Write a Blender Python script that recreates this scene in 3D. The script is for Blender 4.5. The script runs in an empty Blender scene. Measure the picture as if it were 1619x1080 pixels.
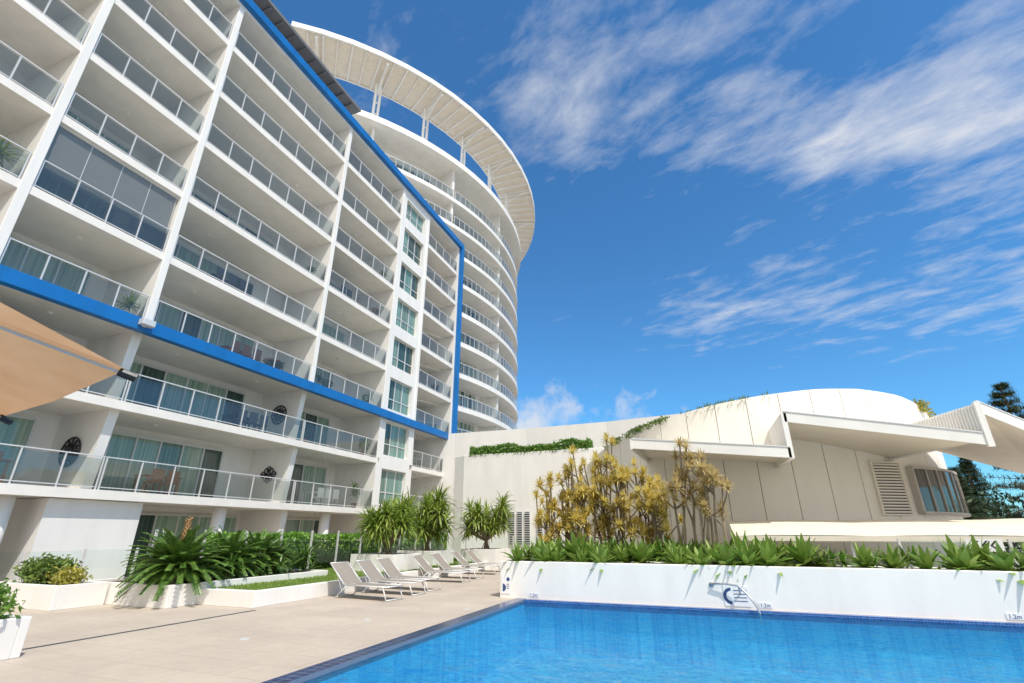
import bpy, math, random
from mathutils import Vector, Matrix
random.seed(7)
R=random.random
def U(a,b): return a+(b-a)*random.random()
scene=bpy.context.scene
COL=scene.collection
# ------------------------------------------------------------ materials
def newmat(name):
    m=bpy.data.materials.new(name); m.use_nodes=True
    nt=m.node_tree; nt.nodes.clear()
    out=nt.nodes.new('ShaderNodeOutputMaterial')
    return m,nt,out
def N(nt,t,**kw):
    n=nt.nodes.new(t)
    for k,v in kw.items(): setattr(n,k,v)
    return n
def L(nt,a,b): nt.links.new(a,b)
def ramp(nt,fac,stops):
    r=N(nt,'ShaderNodeValToRGB'); e=r.color_ramp.elements
    while len(e)<len(stops): e.new(0.5)
    for i,(p,c) in enumerate(stops):
        e[i].position=p; e[i].color=(*c,1)
    L(nt,fac,r.inputs[0]); return r.outputs[0]
def coords(nt,scale=(1,1,1)):
    tc=N(nt,'ShaderNodeTexCoord'); mp=N(nt,'ShaderNodeMapping')
    mp.inputs['Scale'].default_value=scale
    L(nt,tc.outputs['Object'],mp.inputs[0]); return mp.outputs[0]
def noise(nt,vec,scale,detail=4,rough=.55,dist=0):
    n=N(nt,'ShaderNodeTexNoise'); n.inputs['Scale'].default_value=scale
    n.inputs['Detail'].default_value=detail; n.inputs['Roughness'].default_value=rough
    n.inputs['Distortion'].default_value=dist
    if vec: L(nt,vec,n.inputs['Vector'])
    return n.outputs[0]
def bump(nt,h,strength=.2,dist=.02):
    b=N(nt,'ShaderNodeBump'); b.inputs['Strength'].default_value=strength; b.inputs['Distance'].default_value=dist
    L(nt,h,b.inputs['Height']); return b.outputs[0]
def math2n(nt,op,a,b,clamp=False):
    d=N(nt,'ShaderNodeMath',operation=op); d.use_clamp=clamp
    for i,x in enumerate((a,b)):
        if isinstance(x,(int,float)): d.inputs[i].default_value=x
        else: L(nt,x,d.inputs[i])
    return d.outputs[0]
def paint(name,c,var=.08,rough=.6,streak=True,metal=0):
    m,nt,out=newmat(name)
    p=N(nt,'ShaderNodeBsdfPrincipled'); p.inputs['Roughness'].default_value=rough; p.inputs['Metallic'].default_value=metal
    v=coords(nt,(1,1,.25) if streak else (1,1,1))
    n1=noise(nt,v,1.3,6,.6,.3)
    d=tuple(x*(1-var*1.6) for x in c); l=tuple(min(1,x*(1+var*.5)) for x in c)
    L(nt,ramp(nt,n1,[(.3,d),(.62,l)]),p.inputs['Base Color'])
    n2=noise(nt,coords(nt),35,3)
    L(nt,bump(nt,n2,.12,.004),p.inputs['Normal'])
    L(nt,p.outputs[0],out.inputs[0]); return m
WHITE=paint('white_render',(.82,.80,.76),.045)
CREAM=paint('cream_render',(.80,.74,.64),.03)
SOFFIT=paint('soffit_white',(.84,.80,.74),.04,streak=False)
BLUE=paint('blue_painted_metal',(.006,.15,.45),.1,.4)
GREY=paint('dark_grey_metal',(.06,.07,.08),.1,.5)
DARK=paint('dark_void',(.02,.022,.025),.1,.6)
ALU=paint('white_aluminium',(.68,.68,.67),.03,.35,False,.2)
STEEL=paint('brushed_steel',(.55,.56,.58),.03,.25,False,.95)
SLING=paint('grey_sling_fabric',(.29,.255,.215),.08,.8,False)
TRUNK=paint('grey_bark',(.28,.22,.15),.35,.9)
SOIL=paint('soil_mulch',(.10,.07,.045),.4,.95,False)
BROWN=paint('brown_timber',(.16,.08,.04),.2,.6)
BLACK=paint('black_metal',(.02,.02,.02),.1,.4)
AWN=paint('beige_shade_cloth',(.74,.68,.56),.05,.8,False)
SIGNW=paint('sign_white',(.8,.8,.8),.02,.4,False)
SIGNB=paint('sign_navy',(.03,.07,.20),.02,.4,False)
RED=paint('red_petals',(.55,.02,.03),.2,.6,False)
TERRA=paint('terracotta',(.35,.13,.07),.1,.8,False)
LOUV=paint('perforated_cream_metal',(.78,.70,.58),.05,.5,False)
def glassmat(name,tint,gl=.14,rough=.02,refl=(.9,.95,1),diffuse_mix=0):
    m,nt,out=newmat(name)
    t=N(nt,'ShaderNodeBsdfTransparent'); t.inputs[0].default_value=(*tint,1)
    g=N(nt,'ShaderNodeBsdfGlossy'); g.inputs[0].default_value=(*refl,1); g.inputs['Roughness'].default_value=rough
    lw=N(nt,'ShaderNodeFresnel'); lw.inputs[0].default_value=1.5
    mx=N(nt,'ShaderNodeMath',operation='MULTIPLY_ADD'); mx.inputs[1].default_value=1.0; mx.inputs[2].default_value=gl
    L(nt,lw.outputs[0],mx.inputs[0])
    mi=N(nt,'ShaderNodeMixShader'); L(nt,mx.outputs[0],mi.inputs[0]); L(nt,t.outputs[0],mi.inputs[1]); L(nt,g.outputs[0],mi.inputs[2])
    o=mi.outputs[0]
    if diffuse_mix:
        d=N(nt,'ShaderNodeBsdfDiffuse'); d.inputs[0].default_value=(.62,.64,.62,1)
        m3=N(nt,'ShaderNodeMixShader'); m3.inputs[0].default_value=diffuse_mix; L(nt,o,m3.inputs[1]); L(nt,d.outputs[0],m3.inputs[2]); o=m3.outputs[0]  # mixes an even pale grey diffuse layer into the glass
    L(nt,o,out.inputs[0]); return m
GUARD=glassmat('grey_guard_glass',(.60,.66,.64),.03,diffuse_mix=.03)
CLEAR=glassmat('clear_fence_glass',(.90,.97,.95),.01)
SCREEN=glassmat('blue_grey_screen_glass',(.80,.86,.86),.03,.06,diffuse_mix=.24)
def pane(name,c,c2,rough=.06):
    m,nt,out=newmat(name)
    p=N(nt,'ShaderNodeBsdfPrincipled'); p.inputs['Roughness'].default_value=rough
    p.inputs['Specular IOR Level'].default_value=.7
    v=coords(nt,(1,6,.15)); n1=noise(nt,v,1.6,5,.6)
    L(nt,ramp(nt,n1,[(.35,c),(.65,c2)]),p.inputs['Base Color'])
    n2=noise(nt,coords(nt),.8,2)
    L(nt,bump(nt,n2,.05,.02),p.inputs['Normal'])
    L(nt,p.outputs[0],out.inputs[0]); return m
PANE_A=pane('green_glass_with_curtain',(.18,.30,.24),(.40,.50,.41))
PANE_B=pane('dark_teal_glass',(.02,.05,.045),(.07,.12,.10))
PANE_C=pane('grey_green_glass',(.10,.17,.14),(.22,.31,.26))
PANE_W=pane('blue_green_window_glass',(.08,.19,.16),(.24,.38,.33))
PANE_D=pane('grey_window_glass',(.05,.055,.06),(.13,.14,.14))
def foliage(name,dark,mid,light,transl=.3,rough=.45):
    m,nt,out=newmat(name)
    g=N(nt,'ShaderNodeNewGeometry')
    n1=noise(nt,coords(nt),1.8,3)
    a=N(nt,'ShaderNodeMath',operation='MULTIPLY_ADD'); a.inputs[1].default_value=.55; 
    L(nt,g.outputs['Random Per Island'],a.inputs[0])
    b=N(nt,'ShaderNodeMath',operation='MULTIPLY'); b.inputs[1].default_value=.5; L(nt,n1,b.inputs[0]); L(nt,b.outputs[0],a.inputs[2])
    c=ramp(nt,a.outputs[0],[(.15,dark),(.5,mid),(.9,light)])
    p=N(nt,'ShaderNodeBsdfPrincipled'); p.inputs['Roughness'].default_value=rough
    t=N(nt,'ShaderNodeBsdfTranslucent'); L(nt,c,p.inputs['Base Color']); L(nt,c,t.inputs[0])
    mi=N(nt,'ShaderNodeMixShader'); mi.inputs[0].default_value=transl
    L(nt,p.outputs[0],mi.inputs[1]); L(nt,t.outputs[0],mi.inputs[2]); L(nt,mi.outputs[0],out.inputs[0]); return m
F_AGAVE=foliage('agave_leaf',(.08,.17,.025),(.19,.32,.05),(.40,.50,.13))
F_CYCAD=foliage('cycad_leaf',(.03,.075,.012),(.08,.165,.025),(.18,.29,.055),.2,.35)
F_PAND=foliage('pandanus_leaf',(.09,.16,.02),(.23,.33,.045),(.44,.50,.12),.3)
F_DRAC=foliage('dracaena_yellow_leaf',(.38,.30,.05),(.72,.58,.14),(.92,.82,.38),.4)
F_DRACG=foliage('dracaena_olive_leaf',(.34,.25,.08),(.64,.50,.22),(.82,.70,.40),.4)
F_HEDGE=foliage('hedge_leaf',(.05,.13,.02),(.13,.27,.035),(.26,.41,.07))
F_CLIP=foliage('clipped_hedge_leaf',(.08,.19,.02),(.19,.38,.04),(.34,.55,.08))
F_SHRUB=foliage('shrub_leaf',(.04,.08,.015),(.11,.19,.03),(.28,.36,.06))
F_YEL=foliage('yellow_shrub_leaf',(.15,.15,.02),(.35,.33,.05),(.55,.5,.1))
F_PINE=foliage('pine_needles',(.015,.035,.012),(.04,.07,.025),(.08,.12,.045),.1,.6)
def deckmat():
    m,nt,out=newmat('beige_stone_paving')
    p=N(nt,'ShaderNodeBsdfPrincipled'); p.inputs['Roughness'].default_value=.75
    v=coords(nt)
    b=N(nt,'ShaderNodeTexBrick'); b.offset=.5; b.inputs['Scale'].default_value=1
    b.inputs['Brick Width'].default_value=1.2; b.inputs['Row Height'].default_value=.6
    b.inputs['Mortar Size'].default_value=.005; b.inputs['Mortar Smooth'].default_value=.2
    b.inputs['Color1'].default_value=(.51,.44,.365,1); b.inputs['Color2'].default_value=(.545,.475,.395,1); b.inputs['Mortar'].default_value=(.38,.32,.26,1)
    L(nt,v,b.inputs['Vector'])
    n1=noise(nt,v,.7,7,.65,.4); n3=noise(nt,v,9,4,.6)
    c1=ramp(nt,n1,[(.3,(.85,.84,.83)),(.7,(1.04,1.02,1.0))])
    mu=N(nt,'ShaderNodeMixRGB',blend_type='MULTIPLY'); mu.inputs[0].default_value=1
    L(nt,b.outputs[0],mu.inputs[1]); L(nt,c1,mu.inputs[2])
    c3=ramp(nt,n3,[(.3,(.93,.93,.93)),(.7,(1.03,1.03,1.03))])
    mu2=N(nt,'ShaderNodeMixRGB',blend_type='MULTIPLY'); mu2.inputs[0].default_value=1
    L(nt,mu.outputs[0],mu2.inputs[1]); L(nt,c3,mu2.inputs[2])
    L(nt,mu2.outputs[0],p.inputs['Base Color'])
    L(nt,bump(nt,b.outputs['Fac'],-.3,.003),p.inputs['Normal'])
    L(nt,p.outputs[0],out.inputs[0]); return m
DECK=deckmat()
def mosaic(name,c1,c2,mort,size):
    m,nt,out=newmat(name)
    p=N(nt,'ShaderNodeBsdfPrincipled'); p.inputs['Roughness'].default_value=.22
    tc=N(nt,'ShaderNodeTexCoord')
    s=N(nt,'ShaderNodeSeparateXYZ'); L(nt,tc.outputs['Object'],s.inputs[0])
    a=N(nt,'ShaderNodeMath',operation='ADD'); L(nt,s.outputs[1],a.inputs[0]); L(nt,s.outputs[2],a.inputs[1])
    cb=N(nt,'ShaderNodeCombineXYZ'); L(nt,s.outputs[0],cb.inputs[0]); L(nt,a.outputs[0],cb.inputs[1])
    b=N(nt,'ShaderNodeTexBrick'); b.offset=0; b.inputs['Scale'].default_value=1
    b.inputs['Brick Width'].default_value=size; b.inputs['Row Height'].default_value=size; b.inputs['Bias'].default_value=0
    b.inputs['Mortar Size'].default_value=size*.045
    b.inputs['Color1'].default_value=(*c1,1); b.inputs['Color2'].default_value=(*c2,1); b.inputs['Mortar'].default_value=(*mort,1)
    L(nt,cb.outputs[0],b.inputs['Vector']); L(nt,b.outputs[0],p.inputs['Base Color'])
    L(nt,p.outputs[0],out.inputs[0]); return m
COPE=mosaic('navy_coping_tile',(.008,.022,.09),(.014,.04,.15),(.16,.20,.28),.15)
MOS=mosaic('blue_mosaic_tile',(.015,.06,.24),(.04,.14,.40),(.2,.3,.45),.06)
def poolfloor():
    m,nt,out=newmat('turquoise_pool_tile')
    p=N(nt,'ShaderNodeBsdfPrincipled'); p.inputs['Roughness'].default_value=.4
    v=coords(nt)
    b=N(nt,'ShaderNodeTexBrick'); b.offset=0; b.inputs['Scale'].default_value=1
    b.inputs['Brick Width'].default_value=.1; b.inputs['Row Height'].default_value=.1; b.inputs['Mortar Size'].default_value=.004
    b.inputs['Color1'].default_value=(.05,.54,.88,1); b.inputs['Color2'].default_value=(.16,.76,1,1); b.inputs['Mortar'].default_value=(.3,.8,.95,1)
    L(nt,v,b.inputs['Vector']); L(nt,b.outputs[0],p.inputs['Base Color']); L(nt,p.outputs[0],out.inputs[0]); return m
POOLF=poolfloor()
def watermat():
    m,nt,out=newmat('pool_water')
    v=coords(nt,(1,1.6,1))
    n1=noise(nt,v,2.0,6,.6,1.5)
    n2=noise(nt,coords(nt,(1,1.2,1)),8,3,.6,1.2)
    ad=N(nt,'ShaderNodeMath',operation='MULTIPLY_ADD'); ad.inputs[1].default_value=.25; L(nt,n2,ad.inputs[0]); L(nt,n1,ad.inputs[2])
    bn=bump(nt,ad.outputs[0],1.0,.45)
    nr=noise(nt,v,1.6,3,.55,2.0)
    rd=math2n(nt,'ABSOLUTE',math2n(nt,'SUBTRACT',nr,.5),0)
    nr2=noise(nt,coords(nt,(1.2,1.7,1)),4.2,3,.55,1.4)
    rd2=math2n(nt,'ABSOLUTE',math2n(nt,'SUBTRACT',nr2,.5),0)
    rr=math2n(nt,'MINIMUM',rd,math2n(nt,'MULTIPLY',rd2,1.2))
    # caustic light lines painted into the water tint along noise ridges
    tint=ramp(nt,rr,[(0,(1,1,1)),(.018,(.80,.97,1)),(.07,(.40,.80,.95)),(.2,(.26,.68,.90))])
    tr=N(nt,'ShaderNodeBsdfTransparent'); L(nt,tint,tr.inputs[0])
    rf=N(nt,'ShaderNodeBsdfRefraction'); rf.inputs['IOR'].default_value=1.33; rf.inputs['Roughness'].default_value=.0
    L(nt,tint,rf.inputs[0]); L(nt,bn,rf.inputs['Normal'])
    gl=N(nt,'ShaderNodeBsdfGlossy'); gl.inputs['Roughness'].default_value=.04; L(nt,bn,gl.inputs['Normal'])
    fr=N(nt,'ShaderNodeFresnel'); fr.inputs[0].default_value=1.33; L(nt,bn,fr.inputs['Normal'])
    m1=N(nt,'ShaderNodeMixShader'); m1.inputs[0].default_value=.25; L(nt,tr.outputs[0],m1.inputs[1]); L(nt,rf.outputs[0],m1.inputs[2])
    m2=N(nt,'ShaderNodeMixShader'); L(nt,math2n(nt,'MULTIPLY',fr.outputs[0],.85),m2.inputs[0]); L(nt,m1.outputs[0],m2.inputs[1]); L(nt,gl.outputs[0],m2.inputs[2])
    L(nt,m2.outputs[0],out.inputs[0]); return m
WATER=watermat()
def fabric():
    m,nt,out=newmat('tan_umbrella_fabric')
    d=N(nt,'ShaderNodeBsdfDiffuse'); t=N(nt,'ShaderNodeBsdfTranslucent')
    n1=noise(nt,coords(nt),3,3); c=ramp(nt,n1,[(.3,(.66,.38,.20)),(.7,(.74,.45,.25))])
    L(nt,c,d.inputs[0]); L(nt,c,t.inputs[0])
    mi=N(nt,'ShaderNodeMixShader'); mi.inputs[0].default_value=.40; L(nt,d.outputs[0],mi.inputs[1]); L(nt,t.outputs[0],mi.inputs[2])
    L(nt,mi.outputs[0],out.inputs[0]); return m
FABRIC=fabric()
# ------------------------------------------------------------ mesh builder
class MB:
    def __init__(s): s.v=[]; s.f=[]; s.m=[]
    def add(s,vs,fs,mi=0):
        o=len(s.v); s.v.extend(vs)
        for f in fs: s.f.append(tuple(i+o for i in f)); s.m.append(mi)
    def box(s,x0,x1,y0,y1,z0,z1,mi=0):
        s.add([(x0,y0,z0),(x1,y0,z0),(x1,y1,z0),(x0,y1,z0),(x0,y0,z1),(x1,y0,z1),(x1,y1,z1),(x0,y1,z1)],
              [(0,3,2,1),(4,5,6,7),(0,1,5,4),(1,2,6,5),(2,3,7,6),(3,0,4,7)],mi)
    def prism(s,pts,z0,z1,mi=0):
        n=len(pts)
        s.add([(p[0],p[1],z0) for p in pts]+[(p[0],p[1],z1) for p in pts],
              [tuple(range(n-1,-1,-1)),tuple(range(n,2*n))]+[(i,(i+1)%n,(i+1)%n+n,i+n) for i in range(n)],mi)
    def hexa(s,b,t,mi=0):
        s.add(list(b)+list(t),[(0,3,2,1),(4,5,6,7),(0,1,5,4),(1,2,6,5),(2,3,7,6),(3,0,4,7)],mi)
    def tube(s,pts,rad,n=8,mi=0,cap=True):
        pts=[Vector(p) for p in pts]
        if not hasattr(rad,'__len__'): rad=[rad]*len(pts)
        o=len(s.v); prev=None
        for i,p in enumerate(pts):
            a=pts[max(i-1,0)]; b=pts[min(i+1,len(pts)-1)]
            d=(b-a).normalized()
            if prev is None:
                u=d.orthogonal().normalized()
            else:
                u=(prev-d*prev.dot(d)).normalized()
            prev=u; w=d.cross(u)
            for k in range(n):
                t=2*math.pi*k/n
                q=p+(u*math.cos(t)+w*math.sin(t))*rad[i]; s.v.append((q.x,q.y,q.z))
        for i in range(len(pts)-1):
            for k in range(n):
                s.f.append((o+i*n+k,o+i*n+(k+1)%n,o+(i+1)*n+(k+1)%n,o+(i+1)*n+k)); s.m.append(mi)
        if cap:
            s.f.append(tuple(o+k for k in range(n-1,-1,-1))); s.m.append(mi)
            e=o+(len(pts)-1)*n; s.f.append(tuple(e+k for k in range(n))); s.m.append(mi)
    def arcbox(s,c,r0,r1,a0,a1,z0,z1,n=8,mi=0):
        o=len(s.v)
        for i in range(n+1):
            a=math.radians(a0+(a1-a0)*i/n); ca,sa=math.cos(a),math.sin(a)
            for r,z in((r0,z0),(r1,z0),(r1,z1),(r0,z1)):
                s.v.append((c[0]+r*ca,c[1]+r*sa,z))
        for i in range(n):
            b=o+4*i
            for j in range(4):
                k=(j+1)%4
                s.f.append((b+j,b+4+j,b+4+k,b+k)); s.m.append(mi)
        s.f.append((o,o+1,o+2,o+3)); e=o+4*n; s.f.append((e+3,e+2,e+1,e)); s.m+= [mi,mi]
    def leaf(s,base,d,length,width,droop,segs=3,mi=0,tip=.12,wb=.6):
        d=Vector(d).normalized(); up=Vector((0,0,1))
        side=d.cross(up)
        if side.length<.05: side=Vector((math.cos(R()*6.28),math.sin(R()*6.28),0))
        side.normalize()
        side=(side+up*U(-.35,.35)).normalized()
        p=Vector(base); o=len(s.v); step=length/segs
        for i in range(segs+1):
            t=i/segs
            w=width*.5*(wb+(1-wb)*min(1,t*2.5)) if t<.55 else width*.5*(1-(t-.55)/.45*(1-tip))
            s.v.append(tuple(p-side*w)); s.v.append(tuple(p+side*w))
            d=(d+Vector((0,0,-droop/segs*(.5+t)))).normalized(); p=p+d*step
        for i in range(segs):
            b=o+2*i; s.f.append((b,b+1,b+3,b+2)); s.m.append(mi)
    def rosette(s,c,axis,n,length,width,droop,emax=85,emin=-15,segs=3,mi=0,wb=.6):
        ax=Vector(axis).normalized(); q=ax.to_track_quat('Z','Y')
        for i in range(n):
            az=i*2.39996+U(-.2,.2); t=(i+.5)/n
            el=math.radians(emin+(emax-emin)*(1-t)**.9*1.0+U(-6,6))
            d=q@Vector((math.cos(az)*math.cos(el),math.sin(az)*math.cos(el),math.sin(el)))
            s.leaf(c,d,length*U(.75,1.1),width*U(.8,1.15),droop*U(.6,1.3),segs,mi,wb=wb)
    def bush(s,c,r,n,size,mi=0,shell=.55,flat=False):
        for i in range(n):
            z=U(-1,1); a=U(0,6.283); rr=(shell+(1-shell)*R()); k=math.sqrt(max(0,1-z*z))
            lump=1+.18*math.sin(a*3+z*4+c[0])+.12*math.sin(a*7-z*5)
            p=Vector((c[0]+r[0]*rr*lump*k*math.cos(a),c[1]+r[1]*rr*lump*k*math.sin(a),c[2]+r[2]*rr*lump*z))
            s.quadleaf(p,size)
            s.m[-1]=mi
    def quadleaf(s,p,size):
        d=Vector((U(-1,1),U(-1,1),U(-.5,1))).normalized(); e=d.orthogonal().normalized()
        e=(Matrix.Rotation(U(0,6.28),3,d)@e); l=size*U(.6,1.3); w=l*.38; o=len(s.v)
        s.v+= [tuple(p-e*l*.5),tuple(p+d.cross(e)*w*.5),tuple(p+e*l*.5),tuple(p-d.cross(e)*w*.5)]
        s.f.append((o,o+1,o+2,o+3)); s.m.append(0)
def obj(name,mb,mats,parent=None,org=(0,0,0),smooth=False,**props):
    me=bpy.data.meshes.new(name)
    ox,oy,oz=org
    me.from_pydata([(v[0]-ox,v[1]-oy,v[2]-oz) for v in mb.v],[],mb.f)
    if not isinstance(mats,(list,tuple)): mats=[mats]
    for m in mats: me.materials.append(m)
    if len(mats)>1: me.polygons.foreach_set('material_index',mb.m)
    if smooth: me.polygons.foreach_set('use_smooth',[True]*len(me.polygons))
    me.update()
    o=bpy.data.objects.new(name,me); COL.objects.link(o)
    if parent: o.parent=parent
    else: o.location=org
    for k,v in props.items(): o[k]=v
    return o
def empty(name,org,**props):
    o=bpy.data.objects.new(name,None); o.location=org; o.empty_display_size=.3; COL.objects.link(o)
    for k,v in props.items(): o[k]=v
    return o
def copy_thing(src,loc,rotz=0,scale=1,**props):
    o=src.copy(); COL.objects.link(o); o.location=loc; o.rotation_euler=(0,0,rotz); o.scale=(scale,)*3
    def rec(a,b):
        for ch in [c for c in bpy.data.objects if c.parent==a]:
            k=ch.copy(); COL.objects.link(k); k.parent=b; rec(ch,k)
    rec(src,o)
    for k,v in props.items(): o[k]=v
    return o
def bevel(o,w=.02,seg=2):
    m=o.modifiers.new('bevel','BEVEL'); m.width=w; m.segments=seg; m.limit_method='ANGLE'; return o
# ------------------------------------------------------------ ground, deck, pool
PX0,PX1,PY0,PY1=-4.95,16.0,-6.0,13.98
CW=.30
def holed(x0,x1,y0,y1,z,hx0,hx1,hy0,hy1):
    m=MB()
    for a,b,c,d in((x0,hx0,y0,y1),(hx1,x1,y0,y1),(hx0,hx1,y0,hy0),(hx0,hx1,hy1,y1)):
        m.add([(a,c,z),(b,c,z),(b,d,z),(a,d,z)],[(0,1,2,3)])
    return m
obj('ground',holed(-900,900,-900,900,-.02,PX0,PX1,PY0,PY1),paint('dry_ground',(.32,.29,.23),.3,.9,False),kind='structure')
obj('pavement',holed(-40,60,-20,60,0,PX0-CW,PX1+CW,PY0-CW,PY1),DECK,kind='structure')
m=MB()
m.box(PX0-CW,PX0,PY0-CW,PY1,-.12,.006); m.box(PX0,PX1,PY0-CW,PY0,-.12,.006); m.box(PX1,PX1+CW,PY0-CW,PY1,-.12,.006)
pc=obj('pool',m,COPE,kind='structure')
m=MB(); z=-1.2
m.add([(PX0,PY0,z),(PX1,PY0,z),(PX1,PY1,z),(PX0,PY1,z)],[(0,1,2,3)])
m.add([(PX0,PY0,z),(PX0,PY1,z),(PX0,PY1,-.12),(PX0,PY0,-.12)],[(0,1,2,3)])
m.add([(PX1,PY0,z),(PX1,PY1,z),(PX1,PY1,-.12),(PX1,PY0,-.12)],[(0,1,2,3)])
m.add([(PX0,PY0,z),(PX1,PY0,z),(PX1,PY0,-.12),(PX0,PY0,-.12)],[(0,1,2,3)])
m.add([(PX0,PY1,z),(PX1,PY1,z),(PX1,PY1,.0),(PX0,PY1,.0)],[(0,1,2,3)])
obj('pool_floor',m,POOLF,kind='structure')
m=MB(); m.box(PX0+.002,PX1-.002,13.78,PY1-.002,-.16,.0)
obj('pool_ledge',m,MOS,kind='structure')
m=MB(); m.add([(PX0,PY0,-.05),(PX1,PY0,-.05),(PX1,13.79,-.05),(PX0,13.79,-.05)],[(0,1,2,3)])
obj('water',m,WATER,kind='structure')
m=MB(); m.box(-10.12,-10.05,2.5,9.7,.002,.008)
obj('drain_grate',m,GREY,kind='structure')
for x,y in((-6.9,9.6),(-7.6,7.2),(-5.6,11.6)):
    m=MB(); m.tube([(x,y,0),(x,y,.008)],.09,20); obj('drain_cover',m,ALU,None,(x,y,0),label='small round white skimmer cover set in the paving',category='drain cover')
# ------------------------------------------------------------ apartment wing
FX=-18.85; BX=-21.9; FH=3.0
WO=(FX,17,0)
wing=empty('apartment_building',WO,label='white ten-storey apartment block with glass balconies and blue frame',category='building')
m=MB()
m.box(-36,BX,-6,35.2,0,27.2)
obj('wall',m,WHITE,wing,WO)
m=MB(); m.box(-36,FX+.02,-6,35.2,26.55,27.0)
obj('roof',m,WHITE,wing,WO)
m=MB()
m.box(FX+.0,FX+.32,-6,35.55,8.55,9.03)
m.box(FX+.0,FX+.32,35.15,35.55,9.03,26.75)
m.box(FX+.0,FX+.32,-6,35.55,26.75,27.25)
bevel(obj('blue_frame',m,BLUE,wing,WO),.015)
m=MB(); m.box(-34,-20.6,-6,19.0,27.0,28.6)
obj('penthouse_wall',m,GREY,wing,WO)
m=MB(); m.box(-34,-18.75,-6,19.8,28.6,28.8)
for i in range(30): m.box(-20.6,-18.85,-6+i*.86,-5.9+i*.86,28.45,28.6)
obj('penthouse_roof',m,paint('weathered_grey_roof',(.16,.165,.17),.1),wing,WO)
BAYS=[(-6.0,-2.4),(-2.4,6.1),(6.1,10.7),(10.7,19.3),(19.3,25.75)]
CB=(29.55,35.0)
def fin(y,z0,z1,x1,t=.28):
    m=MB(); m.box(BX,x1,y-t/2,y+t/2,z0,z1); return m
for y in(-2.4,6.1,10.7,19.3,25.75,29.5):
    bevel(obj('partition_wall',fin(y,9,26.55,FX+.04),WHITE,wing,WO),.02)
    xx=FX+.0 if y>25 else FX-.35
    t=.16
    for k in range(3):
        m=MB(); z0=k*3+ (0 if k==0 else .02)
        xb=xx-.25 if y<25 else xx
        m.hexa([(BX,y-t,z0),(xb,y-t,z0),(xb,y+t,z0),(BX,y+t,z0)],
               [(BX,y-t,k*3+2.7),(xx,y-t,k*3+2.7),(xx,y+t,k*3+2.7),(BX,y+t,k*3+2.7)])
        obj('partition_wall',m,WHITE,wing,WO)
m=MB(); m.box(BX,FX+.0,34.9,35.15,0,26.55)
obj('end_wall',m,WHITE,wing,WO)
def railing(y0,y1,z,parent,x=FX-.06,h=1.05):
    n=max(1,round((y1-y0)/1.22)); st=(y1-y0)/n
    m=MB(); g=MB()
    for i in range(n+1):
        y=y0+i*st; y=min(max(y,y0+.03),y1-.03)
        m.box(x-.02,x+.03,y-.02,y+.02,z,z+h)
    m.box(x-.025,x+.035,y0,y1,z+h-.003,z+h+.035)
    m.box(x-.012,x+.022,y0,y1,z+.07,z+.10)
    for i in range(n):
        g.add([(x+.004,y0+i*st+.035,z+.10),(x+.004,y0+(i+1)*st-.035,z+.10),(x+.004,y0+(i+1)*st-.035,z+h-.06),(x+.004,y0+i*st+.035,z+h-.06)],[(0,1,2,3)])
    obj('railing',m,ALU,parent,WO); obj('glass_panel',g,GUARD,parent,WO)
def door(y0,y1,z,x=BX+.03,h=2.35,light=.5):
    n=max(2,round((y1-y0)/1.05)); st=(y1-y0)/n; m=MB(); g=MB()
    m.box(x,x+.08,y0,y1,z+h,z+h+.08); m.box(x,x+.08,y0,y1,z,z+.06)
    for i in range(n+1):
        y=y0+i*st; m.box(x+.001,x+.079,y-.035,y+.035,z+.06,z+h)
    for i in range(n):
        r=R(); mi=0 if r<light else (1 if r<light+.25 else 2)
        g.add([(x+.03,y0+i*st+.03,z+.06),(x+.03,y0+(i+1)*st-.03,z+.06),(x+.03,y0+(i+1)*st-.03,z+h),(x+.03,y0+i*st+.03,z+h)],[(0,1,2,3)],mi)
    d=obj('sliding_door',m,ALU,wing,WO); obj('pane',g,[PANE_A,PANE_B,PANE_C],d,WO)
for k in range(1,9):
    z=k*FH
    for (y0,y1) in BAYS+[CB]:
        a=y0+.14;b=y1-.14
        if k<3 and y1<26: a=y0;b=y1
        m=MB(); m.box(BX,FX,a,b,z-.30,z)
        for q in range(max(1,int((b-a)/4))):
            yy=a+(q+.5)*(b-a)/max(1,int((b-a)/4)); m.tube([(-20.2,yy,z-.30),(-20.2,yy,z-.36)],.09,8)
        bal=obj('balcony',m,SOFFIT,wing,WO)
        railing(a+.02,b-.02,z,bal)
        lw=.65 if k<4 else .45
        if k==4 and y0>6 and y1<11: lw=1
        w=b-a
        off=U(-.25,.25)
        d0=a+.6+off if w<6 else a+.7+off; d1=b-.7+off if w<6 else b-w*U(.15,.27)
        door(d0,d1,z,light=lw)
m=MB(); g=MB()
for i in range(5):
    y=6.3+i*(4.2/4); m.box(FX-.2,FX-.17,y-.012,y+.012,12.0,14.7)
m.box(FX-.2,FX-.15,6.24,10.56,14.62,14.7)
for i in range(4): g.add([(FX-.17,6.32+i*1.05,12),(FX-.17,7.33+i*1.05,12),(FX-.17,7.33+i*1.05,14.6),(FX-.17,6.32+i*1.05,14.6)],[(0,1,2,3)])
s=obj('glass_screen',m,ALU,wing,WO); obj('glass_panel',g,SCREEN,s,WO)
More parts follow.
